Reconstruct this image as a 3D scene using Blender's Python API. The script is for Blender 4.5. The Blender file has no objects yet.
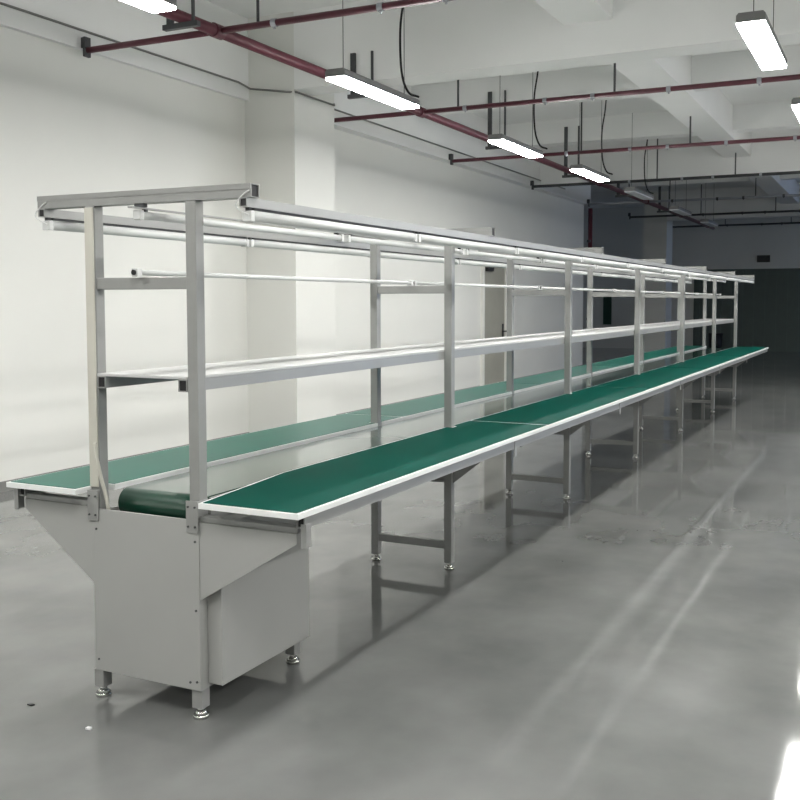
import bpy, bmesh, math, random
from mathutils import Vector, Matrix
random.seed(7)
SC = bpy.context.scene
COL = SC.collection

# ------------------------------------------------------------------ materials
def nodemat(name):
    m = bpy.data.materials.new(name); m.use_nodes = True
    nt = m.node_tree
    return m, nt, nt.nodes['Principled BSDF']

def noise(nt, scale, detail=4, stretch=(1, 1, 1)):
    tc = nt.nodes.new('ShaderNodeTexCoord'); mp = nt.nodes.new('ShaderNodeMapping')
    mp.inputs['Scale'].default_value = stretch
    n = nt.nodes.new('ShaderNodeTexNoise'); n.inputs['Scale'].default_value = scale; n.inputs['Detail'].default_value = detail
    nt.links.new(tc.outputs['Object'], mp.inputs['Vector']); nt.links.new(mp.outputs['Vector'], n.inputs['Vector'])
    return n

def ramp(nt, src, a, b, lo=0.3, hi=0.7):
    r = nt.nodes.new('ShaderNodeValToRGB')
    r.color_ramp.elements[0].position = lo; r.color_ramp.elements[1].position = hi
    r.color_ramp.elements[0].color = (*a, 1); r.color_ramp.elements[1].color = (*b, 1)
    nt.links.new(src, r.inputs['Fac']); return r

def mat(name, col, rough=0.5, metal=0.0, var=0.04, scale=6, coat=0.0, coat_rough=0.05, coat_ior=1.5, ior=1.45, bump=0.0, bump_scale=60, stretch=(1, 1, 1)):
    m, nt, b = nodemat(name)
    n = noise(nt, scale, stretch=stretch)
    r = ramp(nt, n.outputs['Fac'], tuple(max(0, c * (1 - var)) for c in col), tuple(min(1, c * (1 + var)) for c in col))
    nt.links.new(r.outputs['Color'], b.inputs['Base Color'])
    b.inputs['Roughness'].default_value = rough; b.inputs['Metallic'].default_value = metal
    b.inputs['IOR'].default_value = ior
    b.inputs['Coat Weight'].default_value = coat; b.inputs['Coat Roughness'].default_value = coat_rough
    b.inputs['Coat IOR'].default_value = coat_ior
    if bump:
        n2 = noise(nt, bump_scale, 2); bp = nt.nodes.new('ShaderNodeBump')
        bp.inputs['Strength'].default_value = bump; bp.inputs['Distance'].default_value = 0.01
        nt.links.new(n2.outputs['Fac'], bp.inputs['Height']); nt.links.new(bp.outputs['Normal'], b.inputs['Normal'])
    return m

def emit(name, col, strength):
    m, nt, b = nodemat(name)
    b.inputs['Base Color'].default_value = (0.8, 0.8, 0.8, 1)
    b.inputs['Emission Color'].default_value = (*col, 1); b.inputs['Emission Strength'].default_value = strength
    return m

M = {
    'wall': mat('white_wall_paint', (0.71, 0.715, 0.68), 0.55, var=0.03, scale=0.7),
    'ceil': mat('white_ceiling_paint', (0.83, 0.84, 0.83), 0.7, var=0.03, scale=0.9),
    'skirt': mat('grey_skirting', (0.20, 0.20, 0.19), 0.4),
    'alu': mat('grey_powder_coated_steel', (0.29, 0.295, 0.285), 0.38, 0.15, var=0.05, scale=14),
    'panel': mat('grey_cabinet_steel', (0.345, 0.35, 0.335), 0.42, 0.0, var=0.03, scale=3),
    'rail': mat('aluminium_rail', (0.34, 0.345, 0.335), 0.34, 0.3, var=0.04),
    'white': mat('white_edge_band', (0.78, 0.80, 0.79), 0.35, var=0.02),
    'shelf': mat('pale_shelf_board', (0.50, 0.505, 0.50), 0.3, var=0.02),
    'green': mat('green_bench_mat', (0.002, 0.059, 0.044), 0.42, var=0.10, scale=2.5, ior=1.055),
    'green_gloss_lit': mat('green_bench_mat_glossy_lit', (0.004, 0.108, 0.078), 0.28, var=0.10, scale=2.5, ior=1.17),  # left-row copy of the bench mat: glossier, wall sheen lightened into its green
    'belt': mat('green_conveyor_belt', (0.003, 0.040, 0.022), 0.3, var=0.06, scale=3, coat=1.0, coat_rough=0.05, coat_ior=1.65),
    'tube': mat('frosted_tube_plastic', (0.62, 0.64, 0.63), 0.35, var=0.02),
    'holder': mat('white_holder_plastic', (0.62, 0.63, 0.62), 0.4),
    'chrome': mat('chrome_foot', (0.62, 0.62, 0.60), 0.12, 1.0),
    'black': mat('black_rubber', (0.012, 0.012, 0.013), 0.5),
    'dark': mat('dark_hanger_steel', (0.075, 0.078, 0.082), 0.5, 0.3),
    'red': mat('red_pipe_paint', (0.115, 0.030, 0.044), 0.4, var=0.15, scale=9),
    'galv': mat('galvanised_pipe', (0.45, 0.46, 0.50), 0.3, 0.6),
    'fixture': mat('grey_fixture_housing', (0.22, 0.22, 0.22), 0.45, 0.3),
    'door': mat('grey_beige_door', (0.34, 0.335, 0.285), 0.5, var=0.03),
    'doorframe': mat('white_door_frame', (0.74, 0.74, 0.70), 0.4),
    'beige': mat('beige_cable_sheath', (0.52, 0.51, 0.45), 0.45),
    'shutter': mat('dark_green_grey_shutter', (0.10, 0.13, 0.12), 0.5, 0.2),
    'sign': mat('dark_sign', (0.02, 0.022, 0.024), 0.4),
    'dgreen': mat('dark_green_panel', (0.012, 0.05, 0.032), 0.5),
    'paper': mat('white_paper_scrap', (0.86, 0.86, 0.86), 0.6),
    'lamp_on': emit('lit_diffuser', (1.0, 0.985, 0.955), 55.0),
    'blue_fill': emit('added_blue_fill', (0.46, 0.63, 1.0), 4.2),  # bluish glow for the unseen panels added on the right wall
    'lamp_off': mat('unlit_diffuser', (0.75, 0.77, 0.80), 0.3),
}

def floor_material():
    m, nt, b = nodemat('grey_epoxy_floor')
    n = noise(nt, 1.6, 9)
    r = ramp(nt, n.outputs['Fac'], (0.118, 0.122, 0.119), (0.186, 0.190, 0.184), 0.32, 0.68)
    nt.links.new(r.outputs['Color'], b.inputs['Base Color'])
    nr = noise(nt, 1.3, 6, (1, 0.35, 1))
    mr = nt.nodes.new('ShaderNodeMapRange')
    mr.inputs['From Min'].default_value = 0.35; mr.inputs['From Max'].default_value = 0.7
    mr.inputs['To Min'].default_value = 0.04; mr.inputs['To Max'].default_value = 0.10
    nt.links.new(nr.outputs['Fac'], mr.inputs['Value']); nt.links.new(mr.outputs['Result'], b.inputs['Roughness'])
    b.inputs['IOR'].default_value = 1.55
    ns = noise(nt, 4.5, 8, (1, 0.5, 1)); ms = nt.nodes.new('ShaderNodeMapRange')
    ms.inputs['From Min'].default_value = 0.3; ms.inputs['From Max'].default_value = 0.7
    ms.inputs['To Min'].default_value = 0.22; ms.inputs['To Max'].default_value = 0.78
    nt.links.new(ns.outputs['Fac'], ms.inputs['Value']); nt.links.new(ms.outputs['Result'], b.inputs['Specular IOR Level'])
    n2 = noise(nt, 5, 2); bp = nt.nodes.new('ShaderNodeBump')
    bp.inputs['Strength'].default_value = 0.010; bp.inputs['Distance'].default_value = 0.02
    nt.links.new(n2.outputs['Fac'], bp.inputs['Height']); nt.links.new(bp.outputs['Normal'], b.inputs['Normal'])
    return m
M['floor'] = floor_material()

# ------------------------------------------------------------------ mesh builder
class MB:
    def __init__(self): self.bm = bmesh.new()
    def box(self, x0, x1, y0, y1, z0, z1):
        v = [self.bm.verts.new(p) for p in ((x0,y0,z0),(x1,y0,z0),(x1,y1,z0),(x0,y1,z0),(x0,y0,z1),(x1,y0,z1),(x1,y1,z1),(x0,y1,z1))]
        for f in ((3,2,1,0),(4,5,6,7),(0,1,5,4),(1,2,6,5),(2,3,7,6),(3,0,4,7)): self.bm.faces.new([v[i] for i in f])
        return self
    def prism(self, pts, axis, a, b):
        """outline pts in the two other axes (in x,y,z order), extruded along axis from a to b"""
        def P(u, v, w):
            return {'x': (w, u, v), 'y': (u, w, v), 'z': (u, v, w)}[axis]
        A = [self.bm.verts.new(P(u, v, a)) for u, v in pts]; B = [self.bm.verts.new(P(u, v, b)) for u, v in pts]
        self.bm.faces.new(A); self.bm.faces.new(B[::-1])
        n = len(pts)
        for i in range(n): self.bm.faces.new((A[i], B[i], B[(i+1) % n], A[(i+1) % n]))
        return self
    def hollow(self, axis, a, b, u0, u1, v0, v1, t=0.003):
        """rectangular tube open at both ends"""
        def P(u, v, w): return {'x': (w, u, v), 'y': (u, w, v), 'z': (u, v, w)}[axis]
        o = [(u0,v0),(u1,v0),(u1,v1),(u0,v1)]; i = [(u0+t,v0+t),(u1-t,v0+t),(u1-t,v1-t),(u0+t,v1-t)]
        N = self.bm.verts.new
        O0=[N(P(*p,a)) for p in o]; O1=[N(P(*p,b)) for p in o]; I0=[N(P(*p,a)) for p in i]; I1=[N(P(*p,b)) for p in i]
        for k in range(4):
            j = (k+1) % 4
            self.bm.faces.new((O0[k],O0[j],O1[j],O1[k])); self.bm.faces.new((I0[k],I1[k],I1[j],I0[j]))
            self.bm.faces.new((O0[k],I0[k],I0[j],O0[j])); self.bm.faces.new((O1[k],O1[j],I1[j],I1[k]))
        return self
    def cyl(self, p, q, r, r2=None, seg=16):
        p, q = Vector(p), Vector(q); d = q - p; r2 = r if r2 is None else r2
        rot = d.to_track_quat('Z', 'Y').to_matrix().to_4x4()
        bmesh.ops.create_cone(self.bm, cap_ends=True, segments=seg, radius1=r, radius2=r2, depth=d.length, matrix=Matrix.Translation((p+q)/2) @ rot)
        return self
    def tube(self, pts, r, seg=10):
        pts = [Vector(p) for p in pts]; rings = []
        for i, p in enumerate(pts):
            t = (pts[min(i+1, len(pts)-1)] - pts[max(i-1, 0)]).normalized()
            s = t.cross(Vector((0,0,1)) if abs(t.z) < 0.9 else Vector((0,1,0))).normalized(); u = s.cross(t)
            rings.append([self.bm.verts.new(p + r*(math.cos(2*math.pi*k/seg)*s + math.sin(2*math.pi*k/seg)*u)) for k in range(seg)])
        for a, b in zip(rings, rings[1:]):
            for k in range(seg): self.bm.faces.new((a[k], a[(k+1)%seg], b[(k+1)%seg], b[k]))
        self.bm.faces.new(rings[0][::-1]); self.bm.faces.new(rings[-1])
        return self
    def build(self, name, m, parent=None, bevel=0.0, smooth=False, loc=None):
        bmesh.ops.recalc_face_normals(self.bm, faces=self.bm.faces[:])
        me = bpy.data.meshes.new(name); self.bm.to_mesh(me); self.bm.free()
        me.materials.append(M[m] if isinstance(m, str) else m)
        if smooth:
            for p in me.polygons: p.use_smooth = len(p.vertices) == 4
        o = bpy.data.objects.new(name, me); COL.objects.link(o)
        if bevel:
            b = o.modifiers.new('edge', 'BEVEL'); b.width = bevel; b.segments = 2; b.limit_method = 'ANGLE'
        if parent: o.parent = parent
        if loc: o.location = loc
        return o

def tag(o, label, cat, group=None):
    o['label'] = label; o['category'] = cat
    if group: o['group'] = group
    return o
def thing(name, label, cat, loc=(0, 0, 0), group=None):
    o = bpy.data.objects.new(name, None); o.empty_display_size = 0.1; COL.objects.link(o); o.location = loc
    return tag(o, label, cat, group)
def copy_tree(o, loc=None, label=None, parent=None):
    c = o.copy(); COL.objects.link(c)
    if parent: c.parent = parent
    for ch in list(o.children): copy_tree(ch, parent=c)
    if loc: c.location = loc
    if label: c['label'] = label
    return c
def struct(o): o['kind'] = 'structure'; return o
def spline(pts, n=8):
    P = [Vector(p) for p in pts]; P = [P[0]*2-P[1]] + P + [P[-1]*2-P[-2]]; out = []
    for i in range(1, len(P)-2):
        for k in range(n):
            t = k/n; a, b, c, d = P[i-1], P[i], P[i+1], P[i+2]
            out.append(0.5*((2*b)+(c-a)*t+(2*a-5*b+4*c-d)*t*t+(3*b-a-3*c+d)*t**3))
    return out + [P[-2]]
ORD = ['nearest', 'second', 'third', 'fourth', 'fifth', 'sixth', 'seventh', 'eighth', 'ninth', 'tenth']
def nth(i, n):
    return 'nearest' if i == 0 else ('farthest' if i == n-1 else ORD[i])

# ------------------------------------------------------------------ the setting
XW, CEIL, YB, YF, XR, XF = -3.8, 4.15, 26.0, -8.0, 13.0, -7.0
struct(MB().box(XF-0.2, XR+0.2, YF-0.2, YB+0.2, -0.2, 0).build('floor', 'floor'))
struct(MB().box(XF-0.2, XR+0.2, YF-0.2, YB+0.2, CEIL, CEIL+0.2).build('ceiling', 'ceil'))
YC = 17.05            # the left wall ends here; the far part is wider
struct(MB().box(XF-0.2, XW, YC-0.25, YC, 0, CEIL).box(XW-0.2, XW, YF-0.2, YC-0.25, 0, CEIL).build('wall_left', 'wall'))
struct(MB().box(XF-0.2, XF, YC, YB+0.2, 0, CEIL).build('wall_left.001', 'wall'))
struct(MB().box(XR, XR+0.2, YF-0.2, YB+0.2, 0, CEIL).build('wall_right', 'wall'))
struct(MB().box(XF, XR, YB, YB+0.2, 0, CEIL).build('wall_back', 'wall'))
struct(MB().box(XW, XR, YF-0.2, YF, 0, CEIL).build('wall_front', 'wall'))
struct(MB().box(XW, XW+0.012, YF, 5.48, 0, 0.075).box(XW, XW+0.012, 6.22, 11.5, 0, 0.075).box(XW, XW+0.012, 12.6, YC, 0, 0.075).build('baseboard_left', 'skirt'))
PIL = [(5.48, 6.22, -3.218), (22.3, 23.0, -3.22)]
for y0, y1, xe in PIL:
    struct(MB().box(XW, xe, y0, y1, 0, CEIL).build('wall_pilaster', 'wall'))
# edge beam along the left wall, cut by the pilasters
for a, b, xe in ((YF, 5.48, -3.75), (6.22, YC, -3.66)):
    struct(MB().box(XW, xe, a, b, 3.36, CEIL).build('ceiling_edge_beam', 'ceil'))
for y0, y1, zb in ((-2.95, -2.62, 3.42), (5.48, 5.80, 3.42), (13.9, 14.22, 3.42), (22.3, 22.62, 3.42)):
    xs = next((p[2] for p in PIL if abs(p[0]-y0) < 0.01), -3.66)
    struct(MB().box(xs, XR, y0, y1, zb, CEIL).build('ceiling_girder', 'ceil'))
for y0 in (1.2, 8.85, 11.92, 18.0):
    struct(MB().box(-3.66, XR, y0, y0+0.25, 3.80, CEIL).build('ceiling_cross_beam', 'ceil'))
for x0 in (-0.53, 3.3):
    for a, b in ((YF, -2.95), (-2.62, 5.48), (5.80, 13.9), (14.22, 22.3), (22.62, YB)):
        struct(MB().box(x0, x0+0.42, a, b, 3.70, CEIL).build('ceiling_joist', 'ceil'))
for k, y in enumerate((20.0, 22.0, 24.0)):
    struct(MB().box(XR-0.03, XR, y, y+1.8, 1.0, 2.8).build('added_glow_panel_%d' % (k+1), 'blue_fill'))  # unseen glowing panels, added to tint the unlit far end blue
# door in the left wall
d1 = struct(MB().box(XW, XW+0.03, 11.60, 12.50, 0.005, 1.95).build('door_1', 'door', bevel=0.004))
MB().box(XW, XW+0.05, 11.54, 11.60, 0, 2.0).box(XW, XW+0.05, 12.50, 12.57, 0, 2.0).box(XW, XW+0.05, 11.60, 12.50, 1.95, 2.0).build('door_frame', 'doorframe', d1)
MB().cyl((XW+0.03, 12.42, 0.90), (XW+0.08, 12.42, 0.90), 0.012).box(XW+0.075, XW+0.095, 12.30, 12.43, 0.888, 0.912).box(XW+0.03, XW+0.037, 12.39, 12.45, 0.80, 1.02).build('door_handle', 'black', d1)
MB().box(XW+0.03, XW+0.085, 11.66, 11.90, 1.86, 1.92).cyl((XW+0.09, 11.86, 1.925), (XW+0.05, 12.10, 1.94), 0.008).build('door_closer', 'black', d1)
# shutter in the back wall
mb = MB().box(-3.2, 7.5, YB-0.05, YB, 0, 2.29)
for i in range(36): mb.box(-3.15+i*0.295, -3.03+i*0.295, YB-0.075, YB-0.05, 0.0, 2.25)
struct(mb.build('door_2', 'shutter'))

# ------------------------------------------------------------------ assembly line
PX = -0.43                       # left post centre line; the right posts stand at x = 0
H = 0.021
FY = [0, 2, 4, 6, 8, 10, 11.8]
ZB, ZM, ZS, ZT = 1.71, 1.446, 1.13, 0.743
XC = PX/2

def frame_parts(root, full):
    z0 = 0.034 if full else 0.664
    for x in (PX-XC, -XC):
        post = MB().box(x-H, x+H, -H, H, z0, ZB).build('post', 'alu', root, bevel=0.003)
        if full:
            foot = MB().cyl((x,0,0.0),(x,0,0.012),0.026,0.026,20).cyl((x,0,0.012),(x,0,0.024),0.024,0.010,20).cyl((x,0,0.02),(x,0,0.035),0.012,None,12)
            foot.build('levelling_foot', 'chrome', post, smooth=True)
        else:
            s = 1 if x > 0 else -1
            br = MB().box(x-0.024, x+0.024, -0.037, -0.032, 0.63, 0.735).box(x+s*0.0215-0.002, x+s*0.0215+0.002, -0.032, 0.02, 0.678, 0.735)
            br = br.build('sleeve_bracket', 'alu', root, bevel=0.001)
            for zz in (0.65, 0.715):
                for xx in (-0.014, 0.014): MB().cyl((x+xx, -0.037, zz), (x+xx, -0.041, zz), 0.0035, None, 8).build('bolt', 'dark', br)
    # top bar: open aluminium channel with a groove on its faces
    tb = MB().hollow('x', -0.67-XC, 0.24-XC, -0.0225, 0.0225, ZB, ZB+0.043)
    tb.box(-0.67-XC, 0.24-XC, -0.0245, -0.0225, ZB+0.026, ZB+0.043)
    tbo = tb.build('top_bar', 'alu', root)
    for xe in (-0.666-XC, 0.232-XC): MB().box(xe, xe+0.004, -0.019, 0.019, ZB+0.0035, ZB+0.0395).build('end_shade', 'black', tbo)  # black plates stand in for the shade inside the open bar ends
    MB().box(PX-XC+H, -XC-H, -0.016, 0.016, ZM-0.02, ZM+0.02).build('middle_bar', 'alu', root, bevel=0.002)
    c = MB().box(-0.02, 0.02, -0.018, 0.0, ZB-0.0125, ZB)
    c.build('lamp_clip', 'dark', root)
    if full:
        MB().box(PX-XC+H, -XC-H, -0.013, 0.013, 0.107, 0.145).build('foot_brace', 'alu', root, bevel=0.002)
        MB().box(PX-XC+H, -XC-H, -0.004, 0.004, 0.455, 0.615).box(PX-XC+H, -XC-H, -0.02, 0.02, 0.455, 0.461).build('belt_bed_support', 'alu', root)
        for s in (-1, 1):
            e = (-XC+H) * s; tip = ((0.40 if s > 0 else 0.325) + -XC) * s
            MB().prism([(e,0.45),(tip*0.72+e*0.28,0.665),(e,0.665)], 'y', -0.003, 0.003).box(min(e,tip),max(e,tip),-0.018,0.018,0.665,0.684).build('worktop_arm', 'alu', root)

FG = 'upright frames along the assembly line'
f0 = thing('support_frame', 'nearest grey steel upright frame, standing on the drive cabinet, open-ended top bar', 'frame', (XC, 0, 0), FG)
frame_parts(f0, False)
f1 = thing('support_frame', 'second grey steel upright frame from the near end, first with its own feet on floor', 'frame', (XC, FY[1], 0), FG)
frame_parts(f1, True)
for i in range(2, 7):
    lab = 'farthest grey steel upright frame of the assembly line, at its dark far end' if i == 6 else '%s grey steel upright frame from the near end of the assembly line' % ORD[i]
    copy_tree(f1, (XC, FY[i], 0), lab)

# ---- drive cabinet
cab = thing('drive_cabinet', 'light grey sheet-steel drive cabinet with triangular side wings at near end of the line', 'cabinet', (XC, 0.26, 0))
def cl(mb, *a, **k):
    o = mb.build(*a, **k); o.parent = cab; o.matrix_parent_inverse = Matrix.Translation((-XC, -0.26, 0)); return o
cl(MB().box(-0.437, 0.022, -0.031, -0.025, 0.10, 0.672), 'front_panel', 'panel', bevel=0.002)
cl(MB().box(-0.437, -0.431, -0.025, 0.565, 0.10, 0.655).box(0.014, 0.020, -0.025, 0.565, 0.10, 0.655).box(-0.431, 0.014, 0.559, 0.565, 0.10, 0.60).box(-0.431, 0.014, -0.025, 0.559, 0.10, 0.106), 'body', 'panel')
cl(MB().box(0.021, 0.08, 0.010, 0.54, 0.115, 0.655), 'motor_cover', 'panel', bevel=0.002)
for s in (1, -1):
    e, tip, zt = (0.0225, 0.40, 0.645) if s > 0 else (-0.4375, -0.765, 0.655)
    w = MB().prism([(e, 0.405), (tip, zt-0.012), (tip, zt+0.02), (e, zt+0.02)], 'y', -0.027, -0.024)
    w.box(min(e, tip), max(e, tip), -0.024, 0.018, zt+0.017, zt+0.02)
    cl(w, 'side_wing', 'panel')
    a = MB().box(min(e, tip), max(e, tip), -0.022, 0.018, zt+0.0205, zt+0.039)
    cl(a, 'worktop_arm', 'alu', bevel=0.002)
    cl(MB().box(tip-0.002+s*0.0345, tip+0.002+s*0.0345, -0.034, 0.0, zt-0.02, zt+0.055).box(tip-0.010+s*0.032, tip+0.010+s*0.032, -0.037, -0.034, zt-0.02, zt+0.055), 'rail_bracket', 'alu')
for x, z in ((-0.42, 0.60), (-0.42, 0.14), (0.008, 0.60), (0.008, 0.37), (0.008, 0.13), (-0.02, 0.125)): cl(MB().cyl((x, -0.031, z), (x, -0.034, z), 0.004, None, 8), 'screw', 'dark')
for x, y in ((0, -0.004), (PX, -0.004), (0, 0.545), (PX, 0.545)):
    lg = cl(MB().box(x-H, x+H, y-H, y+H, 0.036, 0.0995), 'leg', 'alu', bevel=0.002)
    f = MB().cyl((x,y,0.0),(x,y,0.012),0.026,None,20).cyl((x,y,0.012),(x,y,0.026),0.026,0.012,20).cyl((x,y,0.02),(x,y,0.037),0.014,None,12)
    fo = f.build('levelling_foot', 'chrome', smooth=True); fo.parent = lg; 

# ---- conveyor belt loop
belt = thing('belt_conveyor', 'long glossy green belt conveyor running between the two rows of worktops', 'conveyor', (XC, 6, 0.6))
def bl(mb, *a, **k):
    o = mb.build(*a, **k); o.parent = belt; o.matrix_parent_inverse = Matrix.Translation((-XC, -6, -0.6)); return o
y0, y1, zc, rr = 0.10, 11.70, 0.676, 0.05
prof = [(y0 + rr*math.cos(a), zc + rr*math.sin(a)) for a in [math.pi/2 + math.pi*k/48 for k in range(49)]] + \
       [(y1 + rr*math.cos(a), zc + rr*math.sin(a)) for a in [-math.pi/2 + math.pi*k/48 for k in range(49)]]
lo = bl(MB().prism(prof, 'x', -0.396, -0.030), 'belt', 'belt')
bl(MB().box(-0.4085, -0.398, 0.09, 11.75, 0.63, 0.722).box(-0.028, -0.0215, 0.09, 11.75, 0.63, 0.722), 'side_rail', 'rail')
for yy in (y0, y1):
    for xa, xb in ((-0.404, -0.396), (-0.030, -0.024)): bl(MB().cyl((xa, yy, zc), (xb, yy, zc), 0.02), 'roller_shaft', 'chrome')

# ---- worktops: white edged boards with green mats, notched round the posts
EY = [-0.086, 2.28, 4.65, 7.02, 9.39, 11.86]
def outline(xin, xout, a, b, inset, cy):
    s = 1 if xout > xin else -1
    post_x = 0.0 if s > 0 else PX
    deep = post_x + s*(H+0.003+inset)
    pts = [(xout-s*inset, a+inset), (xout-s*inset, b-inset), (xin+s*inset, b-inset)]
    for fy in sorted(FY, reverse=True):
        if a+0.03 < fy < b-0.03 and fy > 0.1:
            w = H+0.003+inset
            pts += [(xin+s*inset, fy+w), (deep, fy+w), (deep, fy-w), (xin+s*inset, fy-w)]
    near_x = post_x + s*(H + (0.045 if s > 0 else 0.009) + inset)
    if a < 0: pts += [(xin+s*inset, 0.5), (near_x, a+inset)] if s > 0 else [(xin+s*inset, 0.045+inset), (near_x, 0.045+inset), (near_x, a+inset)]
    else: pts.append((xin+s*inset, a+inset))
    return [(x-(xin+xout)/2, y-cy) for x, y in pts]
for side, xin, xout in (('right', -0.010, 0.444), ('left', -0.405, -0.79)):
    for k in range(5):
        a, b = EY[k]+0.0015, EY[k+1]-0.0015; cy = (a+b)/2
        t = thing('worktop', '%s green matted worktop board in the %s-hand row beside the belt' % (nth(k, 5), side), 'worktop', ((xin+xout)/2, cy, ZT-0.018), 'green worktops in the %s-hand row' % side)
        bo = MB().prism(outline(xin, xout, a, b, 0.0, cy), 'z', 0.0, 0.0175).build('white_edged_board', 'white', t)
        bo['label'] = 'white edged board under the green mat'
        ma = MB().prism(outline(xin, xout, a, b, 0.011, cy), 'z', 0.0176, 0.0195).build('green_mat', 'green' if side == 'right' else 'green_gloss_lit', t)
# ---- channel rails under the outer edge of each worktop row
for side, xa, xb in (('right', 0.402, 0.432), ('left', -0.79, -0.76)):
    t = thing('edge_rail', 'long grey channel rail under the outer edge of the %s-hand worktops' % side, 'rail', ((xa+xb)/2, 6, 0.70), 'rails under the worktop rows')
    xm = (xa+xb)/2
    MB().hollow('y', -6.03, 5.84, xa-xm, xb-xm, -0.0155, 0.0245, 0.004).build('channel', 'rail', t)
    MB().box(xa-xm+0.0045, xb-xm-0.0045, -6.025, -6.020, -0.011, 0.020).build('end_shade', 'black', t)  # black plate in place of the shade inside the open rail end
    s = 1 if side == 'right' else -1
    for yy in (1.81, 3.76, 5.75, 7.75, 9.75):
        MB().box(s*0.0155-0.0015*s if s>0 else s*0.0185, s*0.0185 if s>0 else -0.0155+0.0015, yy-6-0.012, yy-6+0.012, -0.055, 0.022).build('end_bracket', 'rail', t)

# ---- middle shelf: one length per bay
for k in range(6):
    a = FY[k]+0.0015 if k else -0.024
    b = FY[k+1]-0.0015
    t = thing('shelf', '%s length of the pale shelf running between the upright frames' % nth(k, 6), 'shelf', (XC, (a+b)/2, ZS-0.04), 'lengths of the middle shelf')
    h = (b-a)/2; w = -XC-H-0.0005
    MB().box(-w, w, -h, h, 0.0405, 0.050).build('shelf_board', 'shelf', t, bevel=0.0015)
    for s in (-1, 1):
        xs = sorted((s*w, s*(w-0.036)))
        MB().hollow('y', -h, h, xs[0], xs[1], 0.0, 0.040, 0.003).build('side_channel', 'rail', t)
        if k == 0: MB().box(xs[0]+0.0035, xs[1]-0.0035, -h+0.004, -h+0.008, 0.0035, 0.0365).build('end_shade', 'black', t)  # shade inside the open channel, put in as a black plate

# ---- lamp rails under the bar ends, with tube lamps below
for side, xr in (('right', 0.215), ('left', -0.645)):
    t = thing('lamp_rail', 'long grey channel rail under the %s ends of the top bars' % side, 'rail', (xr, 5.9, ZB-0.03), 'rails carrying the tube lamps')
    MB().hollow('y', -5.93, 6.0, -0.0145, 0.0145, 0.0, 0.0295, 0.003).build('channel', 'rail', t)
    for yy in (-5.926, 5.992): MB().box(-0.011, 0.011, yy, yy+0.004, 0.0035, 0.026).build('end_shade', 'black', t)  # black plates imitate the dark hollow of the open rail ends
def tube_lamp(root, L, z_hang, wire=False):
    """a tube lamp centred on the root, hanging z_hang below its carrier (root z is the tube centre)"""
    MB().cyl((0, -L/2+0.02, 0), (0, L/2-0.02, 0), 0.0175, None, 24).build('tube', 'tube', root, smooth=True)
    for s in (-1, 1):
        y = s*(L/2-0.012)
        MB().box(-0.017, 0.017, y-0.010, y+0.010, -0.019, 0.014).build('lamp_holder', 'holder', root, bevel=0.002)
        MB().box(-0.007, 0.007, y-0.007, y+0.007, 0.012, z_hang).build('lamp_clip', 'dark', root)
def dark_slot(root, L, z_hang):
    MB().prism([(-0.009, z_hang-0.0003), (0.009, z_hang-0.0003), (0.009, z_hang-0.0065), (-0.009, z_hang-0.0065)], 'y', -L/2+0.03, L/2-0.03).build('dark_slot_strip', 'dark', root)  # dark strip filling the gap between rail and tube
PITCH = 1.19
for side, xr in (('right', 0.215), ('left', -0.645)):
    g = 'tube lamps under the %s-hand lamp rail' % side
    root = thing('tube_lamp', 'nearest white tube lamp under the %s-hand lamp rail, wire loop at its end' % side, 'lamp', (xr, -0.02+PITCH/2, ZB-0.03-0.0245), g)
    L = PITCH-0.012
    tube_lamp(root, L, 0.0245); dark_slot(root, L, 0.0245)
    first = root
    for k in range(1, 10):
        copy_tree(first, (xr, -0.02+PITCH*(k+0.5), ZB-0.0545), '%s white tube lamp under the %s-hand lamp rail' % (nth(k, 10) if k < 9 else 'farthest', side))
    s = 1 if side == 'right' else 1
    MB().tube(spline([(0.012, -L/2-0.004, 0.0), (-0.02, -L/2-0.012, 0.018), (-0.028, -L/2-0.016, 0.035), (-0.005, -L/2-0.014, 0.060), (0.02, -L/2-0.012, 0.075)]), 0.0025, 6).build('wire_loop', 'holder', first)
g = 'tube lamps under the middle of the top bars'
PC = 1.36
root = None
for k in range(9):
    L = PC-0.04; lo_ = (XC, -0.05+PC*(k+0.5)-0.0, ZB-0.038)
    if k == 0:
        root = thing('tube_lamp', 'nearest white tube lamp under the middle of the top bars', 'lamp', lo_, g)
        MB().cyl((0, -L/2+0.02, 0), (0, L/2-0.02, 0), 0.013, None, 20).build('tube', 'tube', root, smooth=True)
        for s in (-1, 1):
            y = s*(L/2-0.010)
            MB().box(-0.015, 0.015, y-0.010, y+0.010, -0.016, 0.016).build('lamp_holder', 'holder', root, bevel=0.002)
            MB().box(-0.008, 0.008, y-s*0.03-0.006, y-s*0.03+0.006, 0.012, 0.0208).build('clip', 'dark', root)
    else: copy_tree(root, lo_, '%s white tube lamp under the middle of the top bars' % nth(k, 9))
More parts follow.
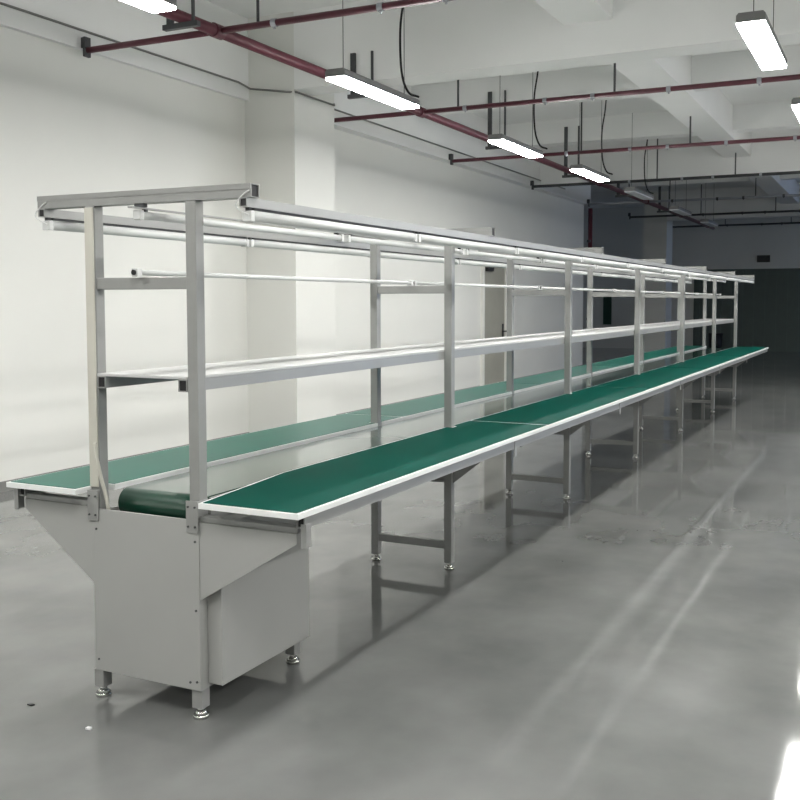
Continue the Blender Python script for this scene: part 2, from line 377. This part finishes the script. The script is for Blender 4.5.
# thin carrier strip under the bars that the middle lamps clip to
tag(MB().box(XC-0.010, XC+0.010, -0.06, 12.05, ZB-0.0175, ZB-0.0125).build('lamp_strip', 'rail'), 'thin metal strip under the middle of the top bars, above the middle lamps', 'rail')
g = 'tube lamps lying on the middle bars'
for k in range(6):
    a = -0.05 if k == 0 else FY[k]; b_ = FY[k+1]; L0 = 2.04
    if k == 0:
        root = thing('tube_lamp', 'nearest pale tube lamp lying along the middle bars of the frames', 'lamp', (XC, (a+b_)/2, ZM+0.0355), g)
        L = b_-a-0.01
        MB().cyl((0, -L/2+0.02, 0), (0, L/2-0.02, 0), 0.009, None, 20).build('tube', 'tube', root, smooth=True)
        for s in (-1, 1): MB().box(-0.013, 0.013, s*(L/2-0.012)-0.012, s*(L/2-0.012)+0.012, -0.0150, 0.014).build('lamp_holder', 'holder', root, bevel=0.002)
        MB().cyl((0, -L/2-0.001, 0), (0, -L/2-0.006, 0), 0.009).build('end_socket', 'black', root)
    else:
        c = copy_tree(root, (XC, (a+b_)/2, ZM+0.0355), '%s pale tube lamp lying along the middle bars of the frames' % nth(k, 6))
        c.scale = (1, (b_-a-0.02)/(2.05), 1)

# ---- power cable down the nearest left post
tag(MB().box(PX-H+0.001, PX+H-0.003, -0.0265, -0.0215, 0.745, 1.705).build('cable_trunking', 'beige', bevel=0.0015),
    'flat beige cable trunking up the front of the nearest left post', 'trunking')
tag(MB().tube(spline([(PX+0.013, -0.031, 0.90), (PX+0.015, -0.033, 0.865), (PX+0.024, -0.033, 0.83), (PX+0.036, -0.028, 0.77), (PX+0.043, -0.018, 0.72), (PX+0.046, -0.008, 0.66)]), 0.0065, 10).build('power_cable', 'beige', smooth=True),
    'short beige power cable bending from the nearest left post into the drive cabinet', 'cable')

# ------------------------------------------------------------------ ceiling services
# main sprinkler pipe
MX, MZ = -2.45, 3.345
mp = thing('sprinkler_main_pipe', 'thick dark red sprinkler pipe running the length of the hall overhead', 'pipe', (MX, 9, MZ))
MB().cyl((0, -15, 0), (0, 15.5, 0), 0.042, None, 24).build('pipe', 'red', mp, smooth=True)
RB3, RB4 = (-1.75, -0.34), (-1.5, -0.28)
BY = [3.31, 6.68, 10.05, 13.42, 16.8, 20.15, 23.6]
for y in [-0.06]+BY:
    MB().cyl((0, y-9-0.05, 0), (0, y-9+0.05, 0), 0.052, None, 20).cyl((-0.052, y-9-0.055, 0), (-0.052, y-9-0.02, 0), 0.03, None, 8).build('pipe_coupling', 'red', mp)
names = ['nearest', 'second', 'third', 'fourth', 'fifth', 'sixth', 'seventh']
for i, y in enumerate(BY):
    lit = i < 4
    t = thing('sprinkler_branch_pipe', '%s thin %s branch pipe crossing under the ceiling%s' % (names[i], ['dark red', 'dark red', 'dark red', 'dark', 'pale grey', 'dark', 'dark'][i], '' if lit else ' of the unlit far part'), 'pipe', (0, y, MZ), 'sprinkler branch pipes')
    m = ['red', 'red', 'red', 'dark', 'galv', 'dark', 'dark'][i]
    xl = -3.71 if i == 0 else -3.62
    r = 0.024
    MB().cyl((xl, 0, 0), (MX-0.055, 0, 0), r, None, 16).cyl((MX+0.055, 0, 0), (9.0, 0, 0), r, None, 16).build('pipe', m, t, smooth=True)
    MB().box(xl-0.012, xl+0.012, -0.03, 0.03, -0.05, 0.10).box(xl-0.04, xl-0.012, -0.02, 0.02, 0.02, 0.10).build('wall_bracket', 'dark', t)
    for x in [(-2.09, -0.45), (-2.03, -0.41), RB3, RB4, (-2.0, -0.4), (-2.0, -0.4), (-2.0, -0.4)][i] + (1.7, 4.2):
        MB().cyl((x, 0, r-0.003), (x, 0, CEIL-MZ), 0.011, None, 10).build('hanger_rod', 'dark', t)
    for x in (-1.95, -1.1, -0.62, 0.1, 0.9, 1.6): MB().cyl((x-0.02, 0, 0), (x+0.02, 0, 0), r+0.006, None, 14).cyl((x, 0, -r-0.018), (x, 0, -r), 0.010, 0.006, 10).build('pipe_clip', 'galv' if i < 4 else 'dark', t)
# hangers of the main pipe
HY = [2.92, 5.455, 8.825, 11.895, 15.0, 18.4]
hroot = None
for i, y in enumerate(HY):
    top = {1: 3.68, 2: 3.97, 3: 4.03}.get(i, CEIL)
    t = thing('pipe_hanger', ['grey hanger of the thick red pipe beside the light at the top left', 'grey two-strap hanger of the red pipe, in front of first ceiling girder', 'grey two-strap hanger of red pipe just before the third lit batten', 'grey two-strap hanger of red pipe before the last lit batten', 'dark two-strap hanger of the pipe, first in the unlit far part', 'dark two-strap hanger of the pipe, second in the unlit far part'][i], 'hanger', (MX, y, 0), 'hangers of the main pipe')
    MB().box(-0.125, -0.075, -0.012, 0.012, MZ-0.075, top).build('strap', 'dark', t)
    MB().cyl((0.10, 0, MZ-0.06), (0.10, 0, top), 0.013, None, 10).build('rod', 'dark', t)
    MB().box(-0.15, 0.15, -0.025, 0.015, MZ-0.078, MZ-0.0425).build('cross_angle', 'dark', t)
# conduit along the left wall
tag(MB().tube([(-3.738, YF+0.01, 3.50), (-3.738, 5.30, 3.50), (-3.70, 5.44, 3.46), (-3.30, 5.465, 3.40), (-3.205, 5.50, 3.395), (-3.205, 6.20, 3.395), (-3.25, 6.24, 3.45), (-3.645, 6.34, 3.52), (-3.645, 15.3, 3.50)], 0.010, 8).build('wall_conduit', 'skirt', smooth=True),
    'thin grey conduit running along the top of the left wall', 'conduit')
# riser at the second pilaster
rs = thing('riser_pipe', 'vertical red riser pipe at the far end of the lit left wall', 'pipe', (-3.70, YC+0.13, 0))
MB().cyl((0, 0, 0), (0, 0, 3.30), 0.045, None, 20).build('pipe', 'red', rs, smooth=True)
for zz in (1.0, 2.6): MB().box(-0.03, 0.03, -0.13, -0.043, zz, zz+0.05).build('pipe_clip', 'dark', rs)

# LED battens
LZ, LW, LL = 3.0, 0.165, 1.22
def batten(label, x, y, m, group):
    t = thing('ceiling_light', label, 'light', (x, y, LZ), group)
    MB().prism([(-LW/2, 0.004), (LW/2, 0.004), (LW/2, 0.045), (LW/2-0.014, 0.060), (-LW/2+0.014, 0.060), (-LW/2, 0.045)], 'y', -LL/2, LL/2).build('housing', 'fixture', t)
    MB().box(-LW/2+0.004, LW/2-0.004, -LL/2+0.004, LL/2-0.004, -0.013, 0.0035).build('diffuser', m, t)
    for yy in (-LL/2+0.12, LL/2-0.12):
        MB().cyl((0, yy, 0.060), (0, yy, CEIL-LZ), 0.003, None, 6).build('suspension_wire', 'dark', t)
    return t
G1 = 'lit battens over the line'
l0 = batten('lit white batten cut off by the top edge at upper left', -1.64, 0.58+LL/2, 'lamp_on', G1)
def more(label, x, y, src=l0, group=None):
    # suspension wires pass clear of the girders because battens hang between them
    c = copy_tree(src, (x, y+LL/2, LZ), label)
    if group: c['group'] = group
    return c
more('lit white batten over the line at the upper middle, biggest whole one', -1.64, 3.61)
more('lit white batten beyond the first girder, third in the left row', -1.62, 6.68)
more('lit white batten farthest along the left row, before the dark part', -1.53, 9.13)
more('lit white batten at the top right, nearest of the right row', 1.25, 3.46, group='lit battens over the aisle')
more('lit white batten half cut off by the right edge', 1.31, 6.12, group='lit battens over the aisle')
for x, y in ((-1.64, -2.3), (-1.64, -5.2), (1.25, -5.2), (1.25, -2.3), (1.25, 0.6), (1.25, 9.0), (4.1, -2.3), (4.1, 0.6), (4.1, 3.5), (4.1, 6.4), (4.1, 9.0), (1.25, 11.9), (4.1, 11.9), (4.1, 14.8), (6.95, -2.3), (6.95, 0.6), (6.95, 3.5), (6.95, 6.4), (6.95, 9.0)):  # unseen battens; outermost row and farthest ones added to brighten aisle side and wall
    more('lit white batten hanging outside the view, over the aisle or behind the camera', x, y, group='lit battens outside the view')
d0 = batten('unlit batten hanging first in the dark far part', -1.53, 11.75+LL/2, 'lamp_off', 'unlit battens in the far part')
for y, lab in ((14.9, 'unlit batten hanging second in the dark far part'), (17.9, 'unlit batten hanging third in the dark far part')): more(lab, -1.53, y, d0)
# black supply cables of the battens
CG = 'black supply cables of the battens'
for lab, x, y, zt in (('black supply cable at far end of the biggest whole batten', -1.62, 4.72, CEIL), ('black supply cable at far end of the third batten of the left row', -1.55, 7.80, CEIL),
                      ('black supply cable at far end of the last lit batten of the left row', -1.47, 10.25, CEIL), ('black supply cable of the first unlit batten', -1.5, 12.8, CEIL)):
    tag(MB().tube(spline([(x+0.06, y+0.10, LZ+0.075), (x, y+0.02, LZ+0.11), (x-0.05, y, LZ+0.28), (x-0.06, y, LZ+0.62), (x-0.02, y, LZ+0.9), (x, y, zt)]), 0.010, 8).build('supply_cable', 'black', smooth=True), lab, 'cable', CG)

# ------------------------------------------------------------------ far end and floor bits
tag(MB().box(-1.49, -1.15, YB-0.09, YB, 2.47, 2.66).build('wall_sign', 'sign', bevel=0.004), 'small dark sign box on the far wall above the shutter', 'sign')
tag(MB().box(-5.85, -5.60, YB-0.03, YB, 0.70, 1.55).build('wall_panel', 'dgreen', bevel=0.004), 'small dark green panel on the far wall, seen between the frames', 'panel')
bn = thing('waste_bin', 'small black bin standing by the far wall, seen through the last frames', 'bin', (-2.35, 24.6, 0))
MB().cyl((0,0,0), (0,0,0.50), 0.15, 0.19, 20).build('body', 'black', bn, smooth=True)
MB().cyl((0,0,0.50), (0,0,0.53), 0.20, None, 20).build('rim', 'black', bn, smooth=True)
tag(MB().prism([(-0.012,-0.005),(0.008,-0.008),(0.013,0.004),(-0.004,0.009)], 'z', 0.0, 0.004).build('floor_scrap', 'black', loc=(-0.591, -0.179, 0)), 'tiny black scrap on the floor left of the drive cabinet', 'scrap')
tag(MB().prism([(-0.009,-0.006),(0.009,-0.005),(0.008,0.006),(-0.008,0.005)], 'z', 0.0, 0.006).build('floor_scrap', 'paper', loc=(-0.27, -0.235, 0)), 'tiny white scrap on the floor in front of the drive cabinet', 'scrap')

# ------------------------------------------------------------------ world, camera, view
w = bpy.data.worlds.new('hall_air'); SC.world = w; w.use_nodes = True
w.node_tree.nodes['Background'].inputs['Color'].default_value = (0.55, 0.65, 0.9, 1)
w.node_tree.nodes['Background'].inputs['Strength'].default_value = 0.0

cd = bpy.data.cameras.new('camera'); cam = bpy.data.objects.new('camera', cd); COL.objects.link(cam)
cam.location = (2.062, -2.5444, 1.3853)
cam.rotation_euler = (math.radians(90-3.5963), 0.0003, math.radians(25.5673))
cd.sensor_width = 36; cd.lens = 976.2468/800*36
cd.shift_x = (400-429.674)/800; cd.shift_y = (362.8763-400)/800
cd.clip_end = 200; cd.clip_start = 0.05
SC.camera = cam
SC.view_settings.view_transform = 'Standard'; SC.view_settings.look = 'None'
SC.view_settings.gamma = 1; SC.view_settings.use_curve_mapping = False
SC.view_settings.exposure = 0.6
